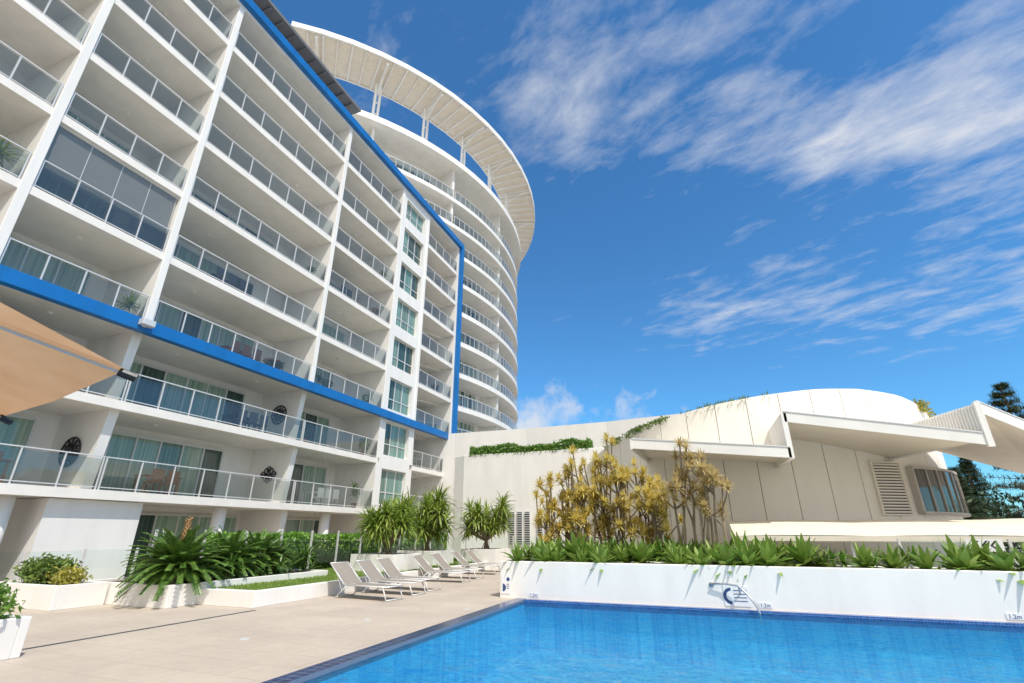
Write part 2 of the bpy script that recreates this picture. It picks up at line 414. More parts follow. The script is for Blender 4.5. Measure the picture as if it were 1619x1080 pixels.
# window stack bay
m=MB(); wy0,wy1=25.9,29.36
for k in range(0,9):
    z=k*FH
    m.box(BX,FX-.01,wy0,wy1,z-.55 if k else 0,z+.30)
m.box(BX,FX-.01,wy0,wy1,26.0,26.55)
for k in range(0,9):
    z=k*FH
    for a,b in((wy0,wy0+.35),(wy1-.35,wy1)): m.box(BX,FX-.013,a,b,z+.30,(z+2.45) if k<8 else 26.0)
obj('window_bay_wall',m,WHITE,wing,WO)
for k in range(0,9):
    z=k*FH; a=wy0+.35;b=wy1-.35;z0=z+.30;z1=z+2.45 if k<8 else 26.0
    m=MB(); x=FX-.30
    for t in range(4):
        y=a+(b-a)*t/3; m.box(x,x+.07,y-.035,y+.035,z0,z1)
    for zz in(z0,z0+.72,z1-.07): m.box(x+.002,x+.068,a,b,zz,zz+.06)
    w=obj('window',m,ALU,wing,WO)
    g=MB(); 
    for t in range(3):
        y=a+(b-a)*t/3; g.add([(x+.03,y,z0),(x+.03,y+(b-a)/3,z0),(x+.03,y+(b-a)/3,z1),(x+.03,y,z1)],[(0,1,2,3)],random.choice([0,0,1,2]))
    obj('pane',g,[PANE_W,PANE_C,PANE_B],w,WO)
for a in((BX,FX-.3,9.6,12.5,0,2.68),(BX,FX-.9,-6,4.0,0,2.68)):
    m=MB(); m.box(*a); obj('ground_floor_wall',m,WHITE,wing,WO)
for y in(8.7,4.6,16,22.5):
    m=MB(); m.tube([(FX-.7,y,0),(FX-.7,y,2.7)],.27,20); obj('column',m,WHITE,wing,WO,True)
door(4.3,9.3,0,h=2.6,light=.1); door(12.9,18.9,0,light=.6); door(19.9,25.3,0,light=.6); door(30,34.6,0,light=.5)
m=MB(); m.box(FX+.34,FX+.62,10.2,10.65,8.72,8.95); m.box(FX+.32,FX+.36,10.35,10.5,8.7,9.05)
bevel(obj('flood_light',m,ALU,None,(FX+.4,10.4,8.8),label='small white floodlight fixed to the blue band',category='light'),.02)
# ------------------------------------------------------------ round tower
TC=(-45.8,44.4); TR=27.5; TW=25.2
TO=(-45.8,44.4,0)
tower=empty('apartment_tower',TO,label='round white apartment tower with curved balconies and ring canopy',category='building')
m=MB(); m.arcbox(TC,10,TW,-100,120,0,37.0,60)
obj('wall',m,WHITE,tower,TO)
m=MB(); m.arcbox(TC,10,TR+.5,-90,100,36.7,37.35,60); m.arcbox(TC,10,TR-1.2,-90,100,37.35,38.2,60)
obj('roof',m,WHITE,tower,TO)
seg=[-78,-58,-38,-19,0,20,42,66]
for a in seg:
    ar=math.radians(a); c,s_=math.cos(ar),math.sin(ar); t=.14
    pts=[]
    for r,sg in((TW-.2,-1),(TR-.35,-1),(TR-.35,1),(TW-.2,1)):
        pts.append((TC[0]+r*c-sg*t*s_,TC[1]+r*s_+sg*t*c))
    m=MB(); m.prism(pts,3,36.7); obj('partition_wall',m,WHITE,tower,TO)
for k in range(2,12):
    z=k*3.0
    for j in range(len(seg)-1):
        a0,a1=seg[j],seg[j+1]; n=12
        m=MB(); m.arcbox(TC,TW-.1,TR,a0,a1,z-.42,z,n)
        bal=obj('balcony',m,WHITE,tower,TO)
        m=MB(); g=MB(); aa=a0+.35; ab=a1-.35
        m.arcbox(TC,TR-.16,TR-.09,aa,ab,z+1.02,z+1.07,n)
        m.arcbox(TC,TR-.14,TR-.11,aa,ab,z+.08,z+.11,n)
        for i in range(n+1):
            ar=math.radians(aa+(ab-aa)*i/n)
            x,y=TC[0]+(TR-.125)*math.cos(ar),TC[1]+(TR-.125)*math.sin(ar)
            m.box(x-.022,x+.022,y-.022,y+.022,z,z+1.02)
        for i in range(n):
            b0=math.radians(aa+(ab-aa)*(i+.03)/n); b1=math.radians(aa+(ab-aa)*(i+.97)/n); r=TR-.125
            p=[(TC[0]+r*math.cos(b),TC[1]+r*math.sin(b)) for b in(b0,b1)]
            g.add([(*p[0],z+.12),(*p[1],z+.12),(*p[1],z+1.0),(*p[0],z+1.0)],[(0,1,2,3)])
        obj('railing',m,ALU,bal,TO); obj('glass_panel',g,GUARD,bal,TO)
        m=MB(); g=MB(); d0=a0+2;d1=a1-3; nn=9
        for i in range(nn+1):
            b=d0+(d1-d0)*i/nn; m.arcbox(TC,TW,TW+.09,b-.08,b+.08,z,z+2.4,1)
        m.arcbox(TC,TW,TW+.085,d0,d1,z+2.4,z+2.5,8)
        for i in range(nn):
            b0=math.radians(d0+(d1-d0)*i/nn); b1=math.radians(d0+(d1-d0)*(i+1)/nn); r=TW+.05
            p=[(TC[0]+r*math.cos(b),TC[1]+r*math.sin(b)) for b in(b0,b1)]
            g.add([(*p[0],z+.02),(*p[1],z+.02),(*p[1],z+2.4),(*p[0],z+2.4)],[(0,1,2,3)],random.choice([0,1,2]))
        w=obj('window',m,ALU,tower,TO); obj('pane',g,[PANE_A,PANE_B,PANE_C],w,TO)
m=MB(); RZ=42.5; ri,ro=25.9,29.9; n=20; a0,a1=-54,43
def P(r,a,z): a=math.radians(a); return (TC[0]+r*math.cos(a),TC[1]+r*math.sin(a),z)
st=(a1-a0)/n
for i in range(n):
    b0=a0+i*st; b1=b0+st
    def q(r,t,z):
        A=Vector(P(r,b0,z)); B=Vector(P(r,b1,z)); return tuple(A.lerp(B,t))
    ns=22
    for j in range(ns):
        r0=ri+(ro-ri)*j/ns; r1=r0+(ro-ri)/ns*.78
        m.hexa([q(r0,0,RZ),q(r1,0,RZ),q(r1,1,RZ),q(r0,1,RZ)],[q(r0+.05,0,RZ+.06),q(r1+.05,0,RZ+.06),q(r1+.05,1,RZ+.06),q(r0+.05,1,RZ+.06)])
obj('roof_canopy',m,LOUV,tower,TO)
m=MB()
for i in range(n):
    b0=a0+i*st; b1=b0+st
    def q(r,t,z):
        A=Vector(P(r,b0,z)); B=Vector(P(r,b1,z)); return tuple(A.lerp(B,t))
    for r,w,h0,h1 in((ro,.14,-.12,.42),(ri-.14,.14,-.1,.3)):
        m.hexa([q(r,0,RZ+h0),q(r+w,0,RZ+h0),q(r+w,1,RZ+h0),q(r,1,RZ+h0)],[q(r,0,RZ+h1),q(r+w,0,RZ+h1),q(r+w,1,RZ+h1),q(r,1,RZ+h1)])
    for t in(0,.5):
        w=.16 if t==0 else .09
        e=w/2.8
        m.hexa([q(ri,t,RZ-.25),q(ro,t,RZ-.25),q(ro,t+e,RZ-.25),q(ri,t+e,RZ-.25)],[q(ri,t,RZ-.005),q(ro,t,RZ-.005),q(ro,t+e,RZ-.005),q(ri,t+e,RZ-.005)])
obj('canopy_frame',m,WHITE,tower,TO)
for a in(-50,-38,-27,-16,-5,7,20,34):
    m=MB()
    for da in(-.45,.45):
        p0=P(26.9,a+da,37.3); p1=P(26.9,a+da,42.4); m.tube([p0,p1],.13,6)
    for zz in(38.6,40,41.4): m.tube([P(26.9,a-.45,zz),P(26.9,a+.45,zz)],.08,6)
    m.tube([P(26.0,a,42.1),P(29.8,a,42.1)],.13,6)
    m.tube([P(26.9,a,41.0),P(29,a,42.1)],.09,6)
    obj('canopy_strut',m,WHITE,tower,TO)
# ------------------------------------------------------------ boundary wall and ramp wall
m=MB(); m.prism([(-16.3,31.5),(-15.9,30.4),(-15.0,30.0),(4,30.0),(4,30.35),(-14.8,30.35),(-15.6,30.7),(-16.0,31.5)],0,6.55)
bw=bevel(obj('boundary_wall',m,WHITE,None,(-6,30,0),label='tall white rendered wall with vent louvres behind the garden',category='wall'),.03)
for x in(-11.7,-11.2,-10.7,-9.9,-9.4):
    m=MB(); m.box(x,x+.36,29.93,30.02,1.0,2.9); 
    mm=MB(); mm.box(x+.03,x+.33,29.925,29.928,1.03,2.87)
    for i in range(14): m.box(x+.02,x+.34,29.89,29.935,1.08+i*.13,1.13+i*.13)
    lv=obj('louvre',m,ALU,bw,(-6,30,0)); obj('vent_opening',mm,DARK,lv,(-6,30,0))
m=MB(); m.prism([(-22,33.6),(-18,34.2),(-12,34.4),(-6,34.2),(2,33.0),(2,33.4),(-6,34.6),(-12,34.8),(-18,34.6),(-22,34)],0,9.0)
obj('ramp_wall',m,WHITE,None,(-10,34,0),label='low curved white parapet wall running above the garden wall',category='wall')
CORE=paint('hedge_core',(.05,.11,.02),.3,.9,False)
def hedge(name,x0,x1,y0,y1,z0,z1,n,size,mat,lump=.25,core=True,**pr):
    m=MB(); o=((x0+x1)/2,(y0+y1)/2,z0)
    for i in range(n):
        x=U(x0,x1);y=U(y0,y1);top=z1*(1+0)+lump*(math.sin(x*1.3+y)+math.sin(x*3.1+y*2.3)*.6+math.sin(y*1.9)*.5)*.5
        r=R()
        if r<.45: z=top-R()*.1*(z1-z0+.3)
        else: z=U(z0,top); 
        if r>=.45:
            if R()<.5: y=y0+U(-.06,.1) if R()<.5 else y1
            else: x=x1+U(-.1,.06) if R()<.5 else x0
        m.quadleaf(Vector((x,y,z)),size)
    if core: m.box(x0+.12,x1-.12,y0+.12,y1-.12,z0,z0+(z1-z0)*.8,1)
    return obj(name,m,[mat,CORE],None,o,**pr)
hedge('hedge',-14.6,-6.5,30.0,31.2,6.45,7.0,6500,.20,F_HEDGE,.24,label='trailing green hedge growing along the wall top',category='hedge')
# ------------------------------------------------------------ clubhouse
CC=(2.1,31.9); CR=9.0; CO=(2.1,31.9,0)
club=empty('clubhouse',CO,label='round white panelled clubhouse with folded zigzag canopy roof',category='building')
def rim(a):
    pts=[(-180,5.0),(-150,5.5),(-120,6.45),(-100,6.95),(-86,7.2),(-72,7.38),(-60,7.42),(-45,7.3),(-30,6.95),(-10,6.4),(40,5.8),(180,5.0)]
    for (x0,y0),(x1,y1) in zip(pts,pts[1:]):
        if x0<=a<=x1: return y0+(y1-y0)*(a-x0)/(x1-x0)
m=MB(); mi=MB(); np_=44
def C(r,g,z): g=math.radians(g); return (CC[0]+r*math.cos(g),CC[1]+r*math.sin(g),z)
for i in range(np_):
    a=-180+360*i/np_; b=a+360/np_
    sub=3
    for s2 in range(sub):
        q0=a+(b-a)*s2/sub+(.09 if s2==0 else 0); q1=a+(b-a)*(s2+1)/sub-(.09 if s2==sub-1 else 0)
        za,zb=rim(q0),rim(q1)
        m.hexa([C(CR-.25,q0,0),C(CR,q0,0),C(CR,q1,0),C(CR-.25,q1,0)],[C(CR-.25,q0,za),C(CR,q0,za),C(CR,q1,zb),C(CR-.25,q1,zb)])
        mi.add([C(CR-.03,a+(b-a)*s2/sub,0),C(CR-.03,a+(b-a)*(s2+1)/sub,0),C(CR-.03,a+(b-a)*(s2+1)/sub,zb-.05),C(CR-.03,a+(b-a)*s2/sub,za-.05)],[(0,1,2,3)])
obj('wall',m,paint('panel_cream_white',(.87,.825,.74),.022),club,CO); obj('panel_joint',mi,paint('joint_grey',(.22,.21,.19),.05),club,CO)
m=MB(); g=MB(); WR=CR+.22
g.arcbox(CC,CR-.1,WR,-51,-8,2.45,4.1,14)
for i in range(10):
    a=-51+43*i/9; m.arcbox(CC,WR,WR+.05,a-.16,a+.16,2.4,4.15,1)
m.arcbox(CC,CR-.1,WR+.06,-51.2,-7.6,4.1,4.2,12); m.arcbox(CC,CR-.1,WR+.08,-51.2,-7.6,2.35,2.45,12); m.arcbox(CC,CR-.1,WR+.05,-51.4,-51,2.4,4.15,1)
w=obj('window',m,paint('bronze_frame',(.50,.47,.42),.05),club,CO); obj('pane',g,PANE_D,w,CO)
m=MB(); g=MB(); g.arcbox(CC,CR,CR+.03,-62.2,-54,2.35,4.3,3)
for i in range(17): m.arcbox(CC,CR+.03,CR+.10,-62,-54.2,2.40+i*.113,2.465+i*.113,3)
m.arcbox(CC,CR,CR+.11,-62.6,-62.1,2.3,4.36,1); m.arcbox(CC,CR,CR+.11,-54.1,-53.6,2.3,4.36,1); m.arcbox(CC,CR,CR+.112,-62.1,-54.1,4.3,4.36,3); m.arcbox(CC,CR,CR+.112,-62.1,-54.1,2.3,2.36,3)
lv=obj('louvre',m,CREAM,club,CO); obj('vent_opening',g,GREY,lv,CO)
def plate(fl,fr,br,bl,th=.12,fh=.30):
    m=MB()
    up=lambda p,d:(p[0],p[1],p[2]+d)
    m.hexa([up(fl,-th),up(fr,-th),up(br,-th),up(bl,-th)],[fl,fr,br,bl])
    f=MB()
    f.hexa([(fl[0],fl[1]-.08,fl[2]-fh),(fr[0],fr[1]-.08,fr[2]-fh),(fr[0],fr[1]+.0,fr[2]-fh),(fl[0],fl[1]+.0,fl[2]-fh)],
           [(fl[0],fl[1]-.08,fl[2]+.04),(fr[0],fr[1]-.08,fr[2]+.04),(fr[0],fr[1],fr[2]+.04),(fl[0],fl[1],fl[2]+.04)])
    g=MB(); g.hexa([(fl[0],fl[1]-.1,fl[2]+.045),(fr[0],fr[1]-.1,fr[2]+.045),(fr[0],fr[1]+.1,fr[2]+.045),(fl[0],fl[1]+.1,fl[2]+.045)],
           [(fl[0],fl[1]-.1,fl[2]+.09),(fr[0],fr[1]-.1,fr[2]+.09),(fr[0],fr[1]+.1,fr[2]+.09),(fl[0],fl[1]+.1,fl[2]+.09)])
    c=obj('canopy',m,CREAM,club,CO); obj('fascia',f,WHITE,c,CO); obj('gutter',g,ALU,c,CO); return c
plate((-2.4,19,4.93),(2.84,19,4.32),(2.84,25,4.5),(-2.4,25.5,5.1))
plate((2.84,19,5.55),(8.2,19,4.42),(7.4,24.8,4.6),(2.84,24.8,5.6))
plate((8.2,19,5.42),(12.6,21.8,3.7),(14.5,30,4.0),(7.4,24.8,5.5))
for a in(((-2.48,18.92,4.6),(-2.4,18.92,4.6),(-2.4,25.5,4.8),(-2.48,25.5,4.8),.38),((2.76,18.92,4.0),(2.92,18.92,4.0),(2.92,24.8,4.2),(2.76,24.8,4.2),1.55),((8.1,18.88,4.08),(8.26,18.88,4.08),(8.26,19.0,4.08),(8.1,19.0,4.08),1.38)):
    m=MB(); m.hexa(a[:4],[(p[0],p[1],p[2]+a[4]) for p in a[:4]]); obj('canopy_side_fascia',m,WHITE,club,CO)
m=MB()
def rb(t,z): return (8.2-1.1*t,19+5.8*t,z)
m.add([rb(0,4.3),rb(0,5.42),rb(1,5.6),rb(1,4.5)],[(0,1,2,3)])
for i in range(40):
    t=i/40; t2=t+.012
    x0,y0,_=rb(t,0);x1,y1,_=rb(t2,0); zt=5.42+.16*t
    m.hexa([(x0-.04,y0,4.4),(x1-.04,y1,4.4),(x1+.04,y1,4.4),(x0+.04,y0,4.4)],[(x0-.04,y0,zt),(x1-.04,y1,zt),(x1+.04,y1,zt),(x0+.04,y0,zt)])
obj('ribbed_panel',m,WHITE,club,CO)
m=MB()
for i in range(56):
    a=U(-130,-96) if R()<.75 else U(-100,-84); r=CR-U(.1,.6); x=CC[0]+r*math.cos(math.radians(a)); y=CC[1]+r*math.sin(math.radians(a))
    m.rosette((x,y,rim(a)-.12),(U(-.2,.2),-.2,1),14,.36,.045,.6)
for i in range(20):
    a=U(-138,-112); r=CR-.15; x=CC[0]+r*math.cos(math.radians(a)); y=CC[1]+r*math.sin(math.radians(a)); m.bush((x,y,rim(a)-.02),(.4,.3,.2),130,.13)
obj('roof_plant',m,F_SHRUB,None,(0,24,7),label='low green plants trailing along the clubhouse roof edge',category='plant')
m=MB()
for i in range(16):
    a=U(-40,-5); r=CR-U(-.05,.2); x=CC[0]+r*math.cos(math.radians(a)); y=CC[1]+r*math.sin(math.radians(a)); m.bush((x,y,rim(a)),(.4,.4,.28),120,.15)
obj('roof_plant',m,F_YEL,None,(11,31,7.5),label='yellow green creeper over the rim of the curved roof',category='plant')
# shade awning
m=MB(); nx,ny=16,6; x0,x1,y0,y1=.6,15.5,17.6,21.6
vs=[]
for j in range(ny+1):
    for i in range(nx+1):
        x=x0+(x1-x0)*i/nx; t=j/ny; y=y0+(y1-y0)*t
        z=1.58+.5*math.sin(t*1.57)+.03*abs(math.sin(i*math.pi/4))
        vs.append((x,y,z))
m.add(vs,[(j*(nx+1)+i,j*(nx+1)+i+1,(j+1)*(nx+1)+i+1,(j+1)*(nx+1)+i) for j in range(ny) for i in range(nx)])
m.box(x0,x1,y0-.06,y0-.005,1.44,1.58)
AO=(8,19,0); aw=obj('awning',m,AWN,None,AO,label='long beige shade awning beside the clubhouse wall',category='awning')
for i in range(6):
    m=MB(); x=.8+i*2.9; m.tube([(x,17.7,0),(x,17.7,1.55)],.04,8)
    obj('post',m,ALU,aw,AO)
# ------------------------------------------------------------ pool planter wall
PO=(2,14,0)
m=MB(); m.box(-5.75,18,14.0,14.22,-.3,.92); m.box(-5.75,-5.55,14.22,16.6,-.3,.92); m.box(-5.55,18,16.4,16.6,0,.85)
pw=bevel(obj('planter_wall',m,WHITE,None,PO,label='long white rendered planter wall at the pool edge',category='wall'),.015)
m=MB(); m.box(-5.55,18,14.22,16.4,.4,.82); obj('soil',m,SOIL,pw,PO)
def text(s,size,loc,rot,mat,parent,name='lettering'):
    c=bpy.data.curves.new('t','FONT'); c.body=s; c.size=size; c.extrude=.001; c.align_x='CENTER'
    o=bpy.data.objects.new('t',c); COL.objects.link(o); bpy.context.view_layer.update()
    me=bpy.data.meshes.new_from_object(o.evaluated_get(bpy.context.evaluated_depsgraph_get()))
    bpy.data.objects.remove(o); me.materials.clear(); me.materials.append(mat)
    k=bpy.data.objects.new(name,me); COL.objects.link(k)
    k.rotation_euler=rot
    if parent: k.parent=parent; k.location=Vector(loc)-parent.location
    else: k.location=loc
    return k
RX=(math.radians(90),0,0)
def disc(m,cx,cz,r,y,mi=0,a0=0,a1=360):
    vs=[(cx,y,cz)]+[(cx+r*math.cos(math.radians(a0+(a1-a0)*i/28)),y,cz+r*math.sin(math.radians(a0+(a1-a0)*i/28))) for i in range(29)]
    m.add(vs,[(0,i,i+1) for i in range(1,29)],mi)
m=MB(); m.box(.05,.62,13.985,13.997,.05,.48); disc(m,.22,.265,.18,13.983,1,90,270); disc(m,.22,.265,.11,13.981,0,90,270)
for i in range(4): m.box(.27,.56,13.98,13.984,.38-i*.075,.395-i*.075,1)
obj('pool_sign',m,[SIGNW,SIGNB],None,(.3,13.99,.2),label='white and navy pool safety sign with round emblem on planter wall',category='sign')
m=MB(); m.box(-5.70,-5.44,13.985,13.997,.10,.56); disc(m,-5.5,.46,.05,13.983,1,0,360); disc(m,-5.66,.25,.10,13.983,1,-90,90)
for i in range(3): m.box(-5.54,-5.47,13.98,13.984,.33-i*.05,.345-i*.05,1)
obj('pool_sign',m,[SIGNW,SIGNB],None,(-5.55,13.99,.3),label='small white and navy sign at the pool wall corner',category='sign')
for x in(-4.75,.92,5.45):
    m=MB(); m.box(x-.14,x+.14,13.988,13.997,.04,.15)
    s=obj('depth_marker',m,SIGNW,None,(x,13.99,.03),label='white tile with pool depth lettering 1.2m',category='sign')
    text('1.2m',.11,(x,13.985,.06),RX,SIGNB,s)
m=MB(); pts=[(-.2,13.98,.50),(-.2,13.93,.52),(.1,13.90,.53),(.38,13.84,.50),(.56,13.76,.34),(.70,13.70,.14),(.76,13.66,-.02),(.77,13.66,-.22)]
m.tube(pts,.022,10); m.tube([(-.2,13.998,.5),(-.2,13.97,.5)],.05,12); m.tube([(.40,13.83,.49),(.42,13.995,.30)],.018,8)
obj('handrail',m,STEEL,None,(.2,13.9,.5),True,label='short stainless steel handrail bending down into the pool',category='handrail')
# ------------------------------------------------------------ agaves
AG=[]
for i in range(6):
    m=MB(); m.rosette((0,0,.1),(U(-.15,.15),-.15,1),int(U(24,38)),.60,U(.13,.18),U(.4,.8),84,-8,4,wb=.5)
    me=obj('agave_plant',m,F_AGAVE,None,(0,0,0)); AG.append(me)
agl=[]; x=-5.2
while x<13.5:
    dens=.5+.5*math.sin(x*1.15+1.0)
    for row in range(2):
        if row==0 and R()<.3*(1-dens)+.05: continue
        if row==1 and R()<.08: continue
        y=14.42+row*.8+U(-.12,.12); s=U(.7,.98)+.42*dens*R()
        if row: s*=1.15
        agl.append((x+U(-.2,.2)+row*.25,y,.76,s,U(0,6.28)))
    x+=U(.42,.75)
for i,(x,y,z,s,r) in enumerate(agl):
    src=AG[i%6]
    if i<6: o=src; o.location=(x,y,z); o.scale=(s,)*3
    else: o=copy_thing(src,(x,y,z),U(-.6,.6),s)
    o['label']='broad-leaved light green agave rosette in the pool planter'; o['category']='plant'; o['group']='agaves along the planter wall'
def clump(x,y,z,n,l,w,mat,nm='shrub',lab='leafy green garden shrub'):
    m=MB()
    for i in range(n):
        m.rosette((U(-.5,.5),U(-.4,.4),U(.1,.6)),(U(-.4,.4),U(-.6,.2),1),14,l,w,.7,80,0,3)
    o=obj(nm,m,mat,None,(0,0,0),label=lab,category='plant'); o.location=(x,y,z); return o
for i in range(14):
    clump(-5.4+i*.55+U(-.2,.2),16.9+U(-.1,.9),.4,10,.6,.12,random.choice([F_HEDGE,F_HEDGE,F_SHRUB,F_AGAVE]),lab='dense green understory plant below the yellow trees')
for i in range(24):
    clump(-5.0+i*.78+U(-.35,.35),15.6+U(-.3,.4),.60 if i<10 else .45,4,.42,.10,random.choice([F_HEDGE,F_SHRUB,F_SHRUB]),lab='low green filler plant at the back of the planter')
# ------------------------------------------------------------ dracaenas
def dracaena(x,y,h,stems,spread,mat,heads=1.0,ll=.36,lab='',low=.5,hl=36):
    T=empty('dracaena_tree',(x,y,0),label=lab,category='tree',group='dracaenas in the garden bed')
    t=MB(); c=MB()
    for s in range(stems):
        a=U(0,6.28); sp=U(.15,1)*spread; hh=h*U(.66,1.0)
        bx,by=U(-.2,.2),U(-.15,.15)
        pts=[(bx,by,0)]; nn=5
        for i in range(1,nn+1):
            f=i/nn; pts.append((bx+math.cos(a)*sp*f**1.3+U(-.05,.05),by+math.sin(a)*sp*.7*f**1.3+U(-.05,.05),hh*f))
        t.tube(pts,[.05-.005*i for i in range(nn+1)],6)
        c.rosette(pts[-1],(U(-.3,.3),U(-.4,.1),1),hl,ll,.055,.22,85,-30,2)
        for b in range(int(U(2.6,4.6)*heads)):
            f=U(low,.95); i=int(f*nn); p=Vector(pts[i]); 
            e=p+Vector((U(-.5,.5),U(-.55,.25),U(.15,.6)))
            t.tube([p,(p+e)/2+Vector((0,0,-.03)),e],[.025,.022,.018],5)
            c.rosette(e,(U(-.6,.6),U(-.9,.0),1),hl,ll*U(.75,1.1),.052,.22,85,-30,2)
    obj('trunk',t,TRUNK,T,(0,0,0)); obj('crown',c,mat,T,(0,0,0))
LAB1='multi-stemmed dracaena with golden yellow spiky leaf heads'
for x,y,h,st,sp in((-5.6,18.2,3.6,5,.5),(-5.0,18.9,4.3,6,.6),(-4.2,18.2,4.6,6,.65),(-3.5,18.8,5.1,7,.7),(-2.8,18.1,4.9,6,.65),(-2.1,18.6,4.5,6,.6),(-1.6,17.9,3.7,5,.5)):
    dracaena(x,y,h,st,sp,F_DRAC,1.35,.33,LAB1,.45)
for x,y,h,st,sp in((-1.0,17.2,4.5,4,.65),(-.35,17.1,4.3,5,.7),(.15,16.9,3.6,3,.5)):
    dracaena(x,y,h,st,sp,F_DRACG,.9,.33,'tall bare-stemmed dracaena with brownish yellow leaf heads',.66)
# ------------------------------------------------------------ pandanus trees
def pandanus(x,y,z,h,spread,nb,ll=.95,w=.085):
    T=empty('pandanus_tree',(x,y,z),label='screw pine with drooping strap leaves in white planter',category='tree',group='screw pines behind the loungers')
    t=MB(); c=MB()
    t.tube([(0,0,0),(.03,.02,h*.2),(0,0,h*.35)],[.10,.085,.08],8)
    for k in range(5):
        a=k*1.256; t.tube([(math.cos(a)*.28,math.sin(a)*.28,0),(math.cos(a)*.05,math.sin(a)*.05,.5)],[.022,.02],5)
    for b in range(nb):
        a=b*2.4+U(-.4,.4); sp=spread*U(.4,1); hh=h*U(.38,1.0) if b else h
        e=Vector((math.cos(a)*sp,math.sin(a)*sp,hh)); m1=Vector((math.cos(a)*sp*.6,math.sin(a)*sp*.6,h*.3+(hh-h*.3)*.4))
        t.tube([(0,0,h*.25),m1,e],[.06,.05,.04],6)
        c.rosette(e,(math.cos(a)*.5,math.sin(a)*.5,1),56,ll*U(.8,1.1),w,1.3,88,-25,4)
    obj('trunk',t,TRUNK,T,(0,0,0)); obj('crown',c,F_PAND,T,(0,0,0))
PL=[(-11.9,17.4),(-12.5,21.4),(-10.9,24.6)]
pandanus(*PL[0],.75,1.8,.85,16,.9)
pandanus(*PL[1],.75,2.3,1.2,18,1.0)
pandanus(*PL[2],.75,2.2,1.1,17,.9)
# ------------------------------------------------------------ lawn bed, planters, fence
m=MB(); H=.36
m.box(-10.6,-10.4,9.9,27,0,H); m.box(-13.3,-10.6,9.9,10.12,0,H)
lb=bevel(obj('lawn_wall',m,WHITE,None,(-11,12,0),label='low white rendered wall edging the raised lawn',category='wall'),.012)
m=MB(); m.box(-14.7,-10.6,10.12,27,0,.33); obj('lawn_bed',m,SOIL,lb,(-11,12,0))
m=MB()
for i in range(26000):
    x=U(-14.5,-10.62);y=U(10.15,26.8); a=U(0,3.14); h=U(.03,.07); o=len(m.v)
    dx,dy=math.cos(a)*.012,math.sin(a)*.012
    m.v+=[(x-dx,y-dy,.33),(x+dx,y+dy,.33),(x+U(-.02,.02),y+U(-.02,.02),.33+h)]; m.f.append((o,o+1,o+2)); m.m.append(0)
m.add([(-14.5,10.13,.336),(-10.61,10.13,.336),(-10.61,26.9,.336),(-14.5,26.9,.336)],[(0,1,2,3)])
obj('grass',m,foliage('grass_blades',(.12,.20,.03),(.23,.34,.06),(.36,.47,.11)),None,(0,0,0),kind='stuff')
def planter(x0,x1,y0,y1,h,lab,pts=None):
    m=MB(); o=((x0+x1)/2,(y0+y1)/2,0)
    t=.12
    m.box(x0,x1,y0,y0+t,0,h); m.box(x0,x1,y1-t,y1,0,h); m.box(x0,x0+t,y0+t,y1-t,0,h); m.box(x1-t,x1,y0+t,y1-t,0,h)
    p=bevel(obj('planter',m,WHITE,None,o,label=lab,category='planter'),.012)
    m=MB(); m.box(x0+t,x1-t,y0+t,y1-t,0,h-.06); obj('soil',m,SOIL,p,o); return p
planter(-15.6,-12.25,9.1,14.6,.5,'long white rendered planter bed holding cycads')
planter(-17.0,-14.35,7.9,9.05,.52,'white rendered box planter with low shrubs')
planter(-12.0,-9.5,2.6,5.05,.52,'white rendered box planter with leafy shrub by the paving')
for (x,y) in PL:
    planter(x-.95,x+.95,y-.95,y+.95,.92,'square white rendered planter holding a screw pine')
def shrub(x,y,z,r,n,size,mat,lab):
    m=MB(); 
    for i in range(4): m.bush((U(-.3,.3)*r,U(-.3,.3)*r,r*.5+U(-.1,.15)*r),(r*.75,r*.75,r*.6),n//4,size,0,.35)
    for i in range(6): a=U(0,6.28); m.tube([(0,0,-.1),(math.cos(a)*r*.4,math.sin(a)*r*.4,r*.6)],.012,4,1)
    o=obj('shrub',m,[mat,TRUNK],None,(0,0,0),label=lab,category='shrub'); o.location=(x,y,z)
for x,y in((-16.4,8.5),(-15.7,8.4),(-15.9,8.7)): shrub(x,y,.5,.5,1100,.13,F_SHRUB,'rounded dark green shrub in a white planter')
for x,y in((-15.1,8.5),(-14.7,8.4)): shrub(x,y,.45,.38,800,.10,F_YEL,'rounded yellow green shrub in a white planter')
for x,y in((-9.95,4.6),(-10.3,3.8),(-10.9,4.4)): shrub(x,y,.45,.58,1800,.11,F_HEDGE,'bright leafy green shrub in a white planter')
def cycad_mesh(nf,ln):
    m=MB()
    for i in range(nf):
        az=i*2.4+U(-.2,.2); el=math.radians(74-84*(i/nf)**.85+U(-5,5)); d=Vector((math.cos(az)*math.cos(el),math.sin(az)*math.cos(el),math.sin(el)))
        p=Vector((0,0,.35)); n=28; st=ln*U(.85,1.1)/n; pts=[p.copy()]
        for k in range(n):
            t=k/n; side=d.cross(Vector((0,0,1)))
            if side.length<.05: side=Vector((1,0,0))
            side.normalize(); nrm=side.cross(d)
            if t>.08:
                ll=.17*math.sin(min(1,t*1.15+.12)*math.pi*.93)+.05
                for sg in(-1,1):
                    ld=(side*sg+d*.5+nrm*.25).normalized(); a=p; b=p+ld*ll; w=d*.018; o=len(m.v)
                    mid=p+ld*ll*.5+nrm*.01
                    m.v+=[tuple(a-w),tuple(a+w),tuple(mid+w*1.1),tuple(mid-w*1.1),tuple(b-nrm*.02)]
                    m.f+=[(o,o+1,o+2,o+3),(o+3,o+2,o+4)]; m.m+=[0,0]
            p=p+d*st; d=(d+Vector((0,0,-.045*(.4+t)))).normalized(); pts.append(p.copy())
        m.tube(pts[::5],[.014,.013,.011,.009,.007,.005,.004][:len(pts[::5])],4)
    return m
CM=[cycad_mesh(90,1.2),cycad_mesh(80,1.1)]
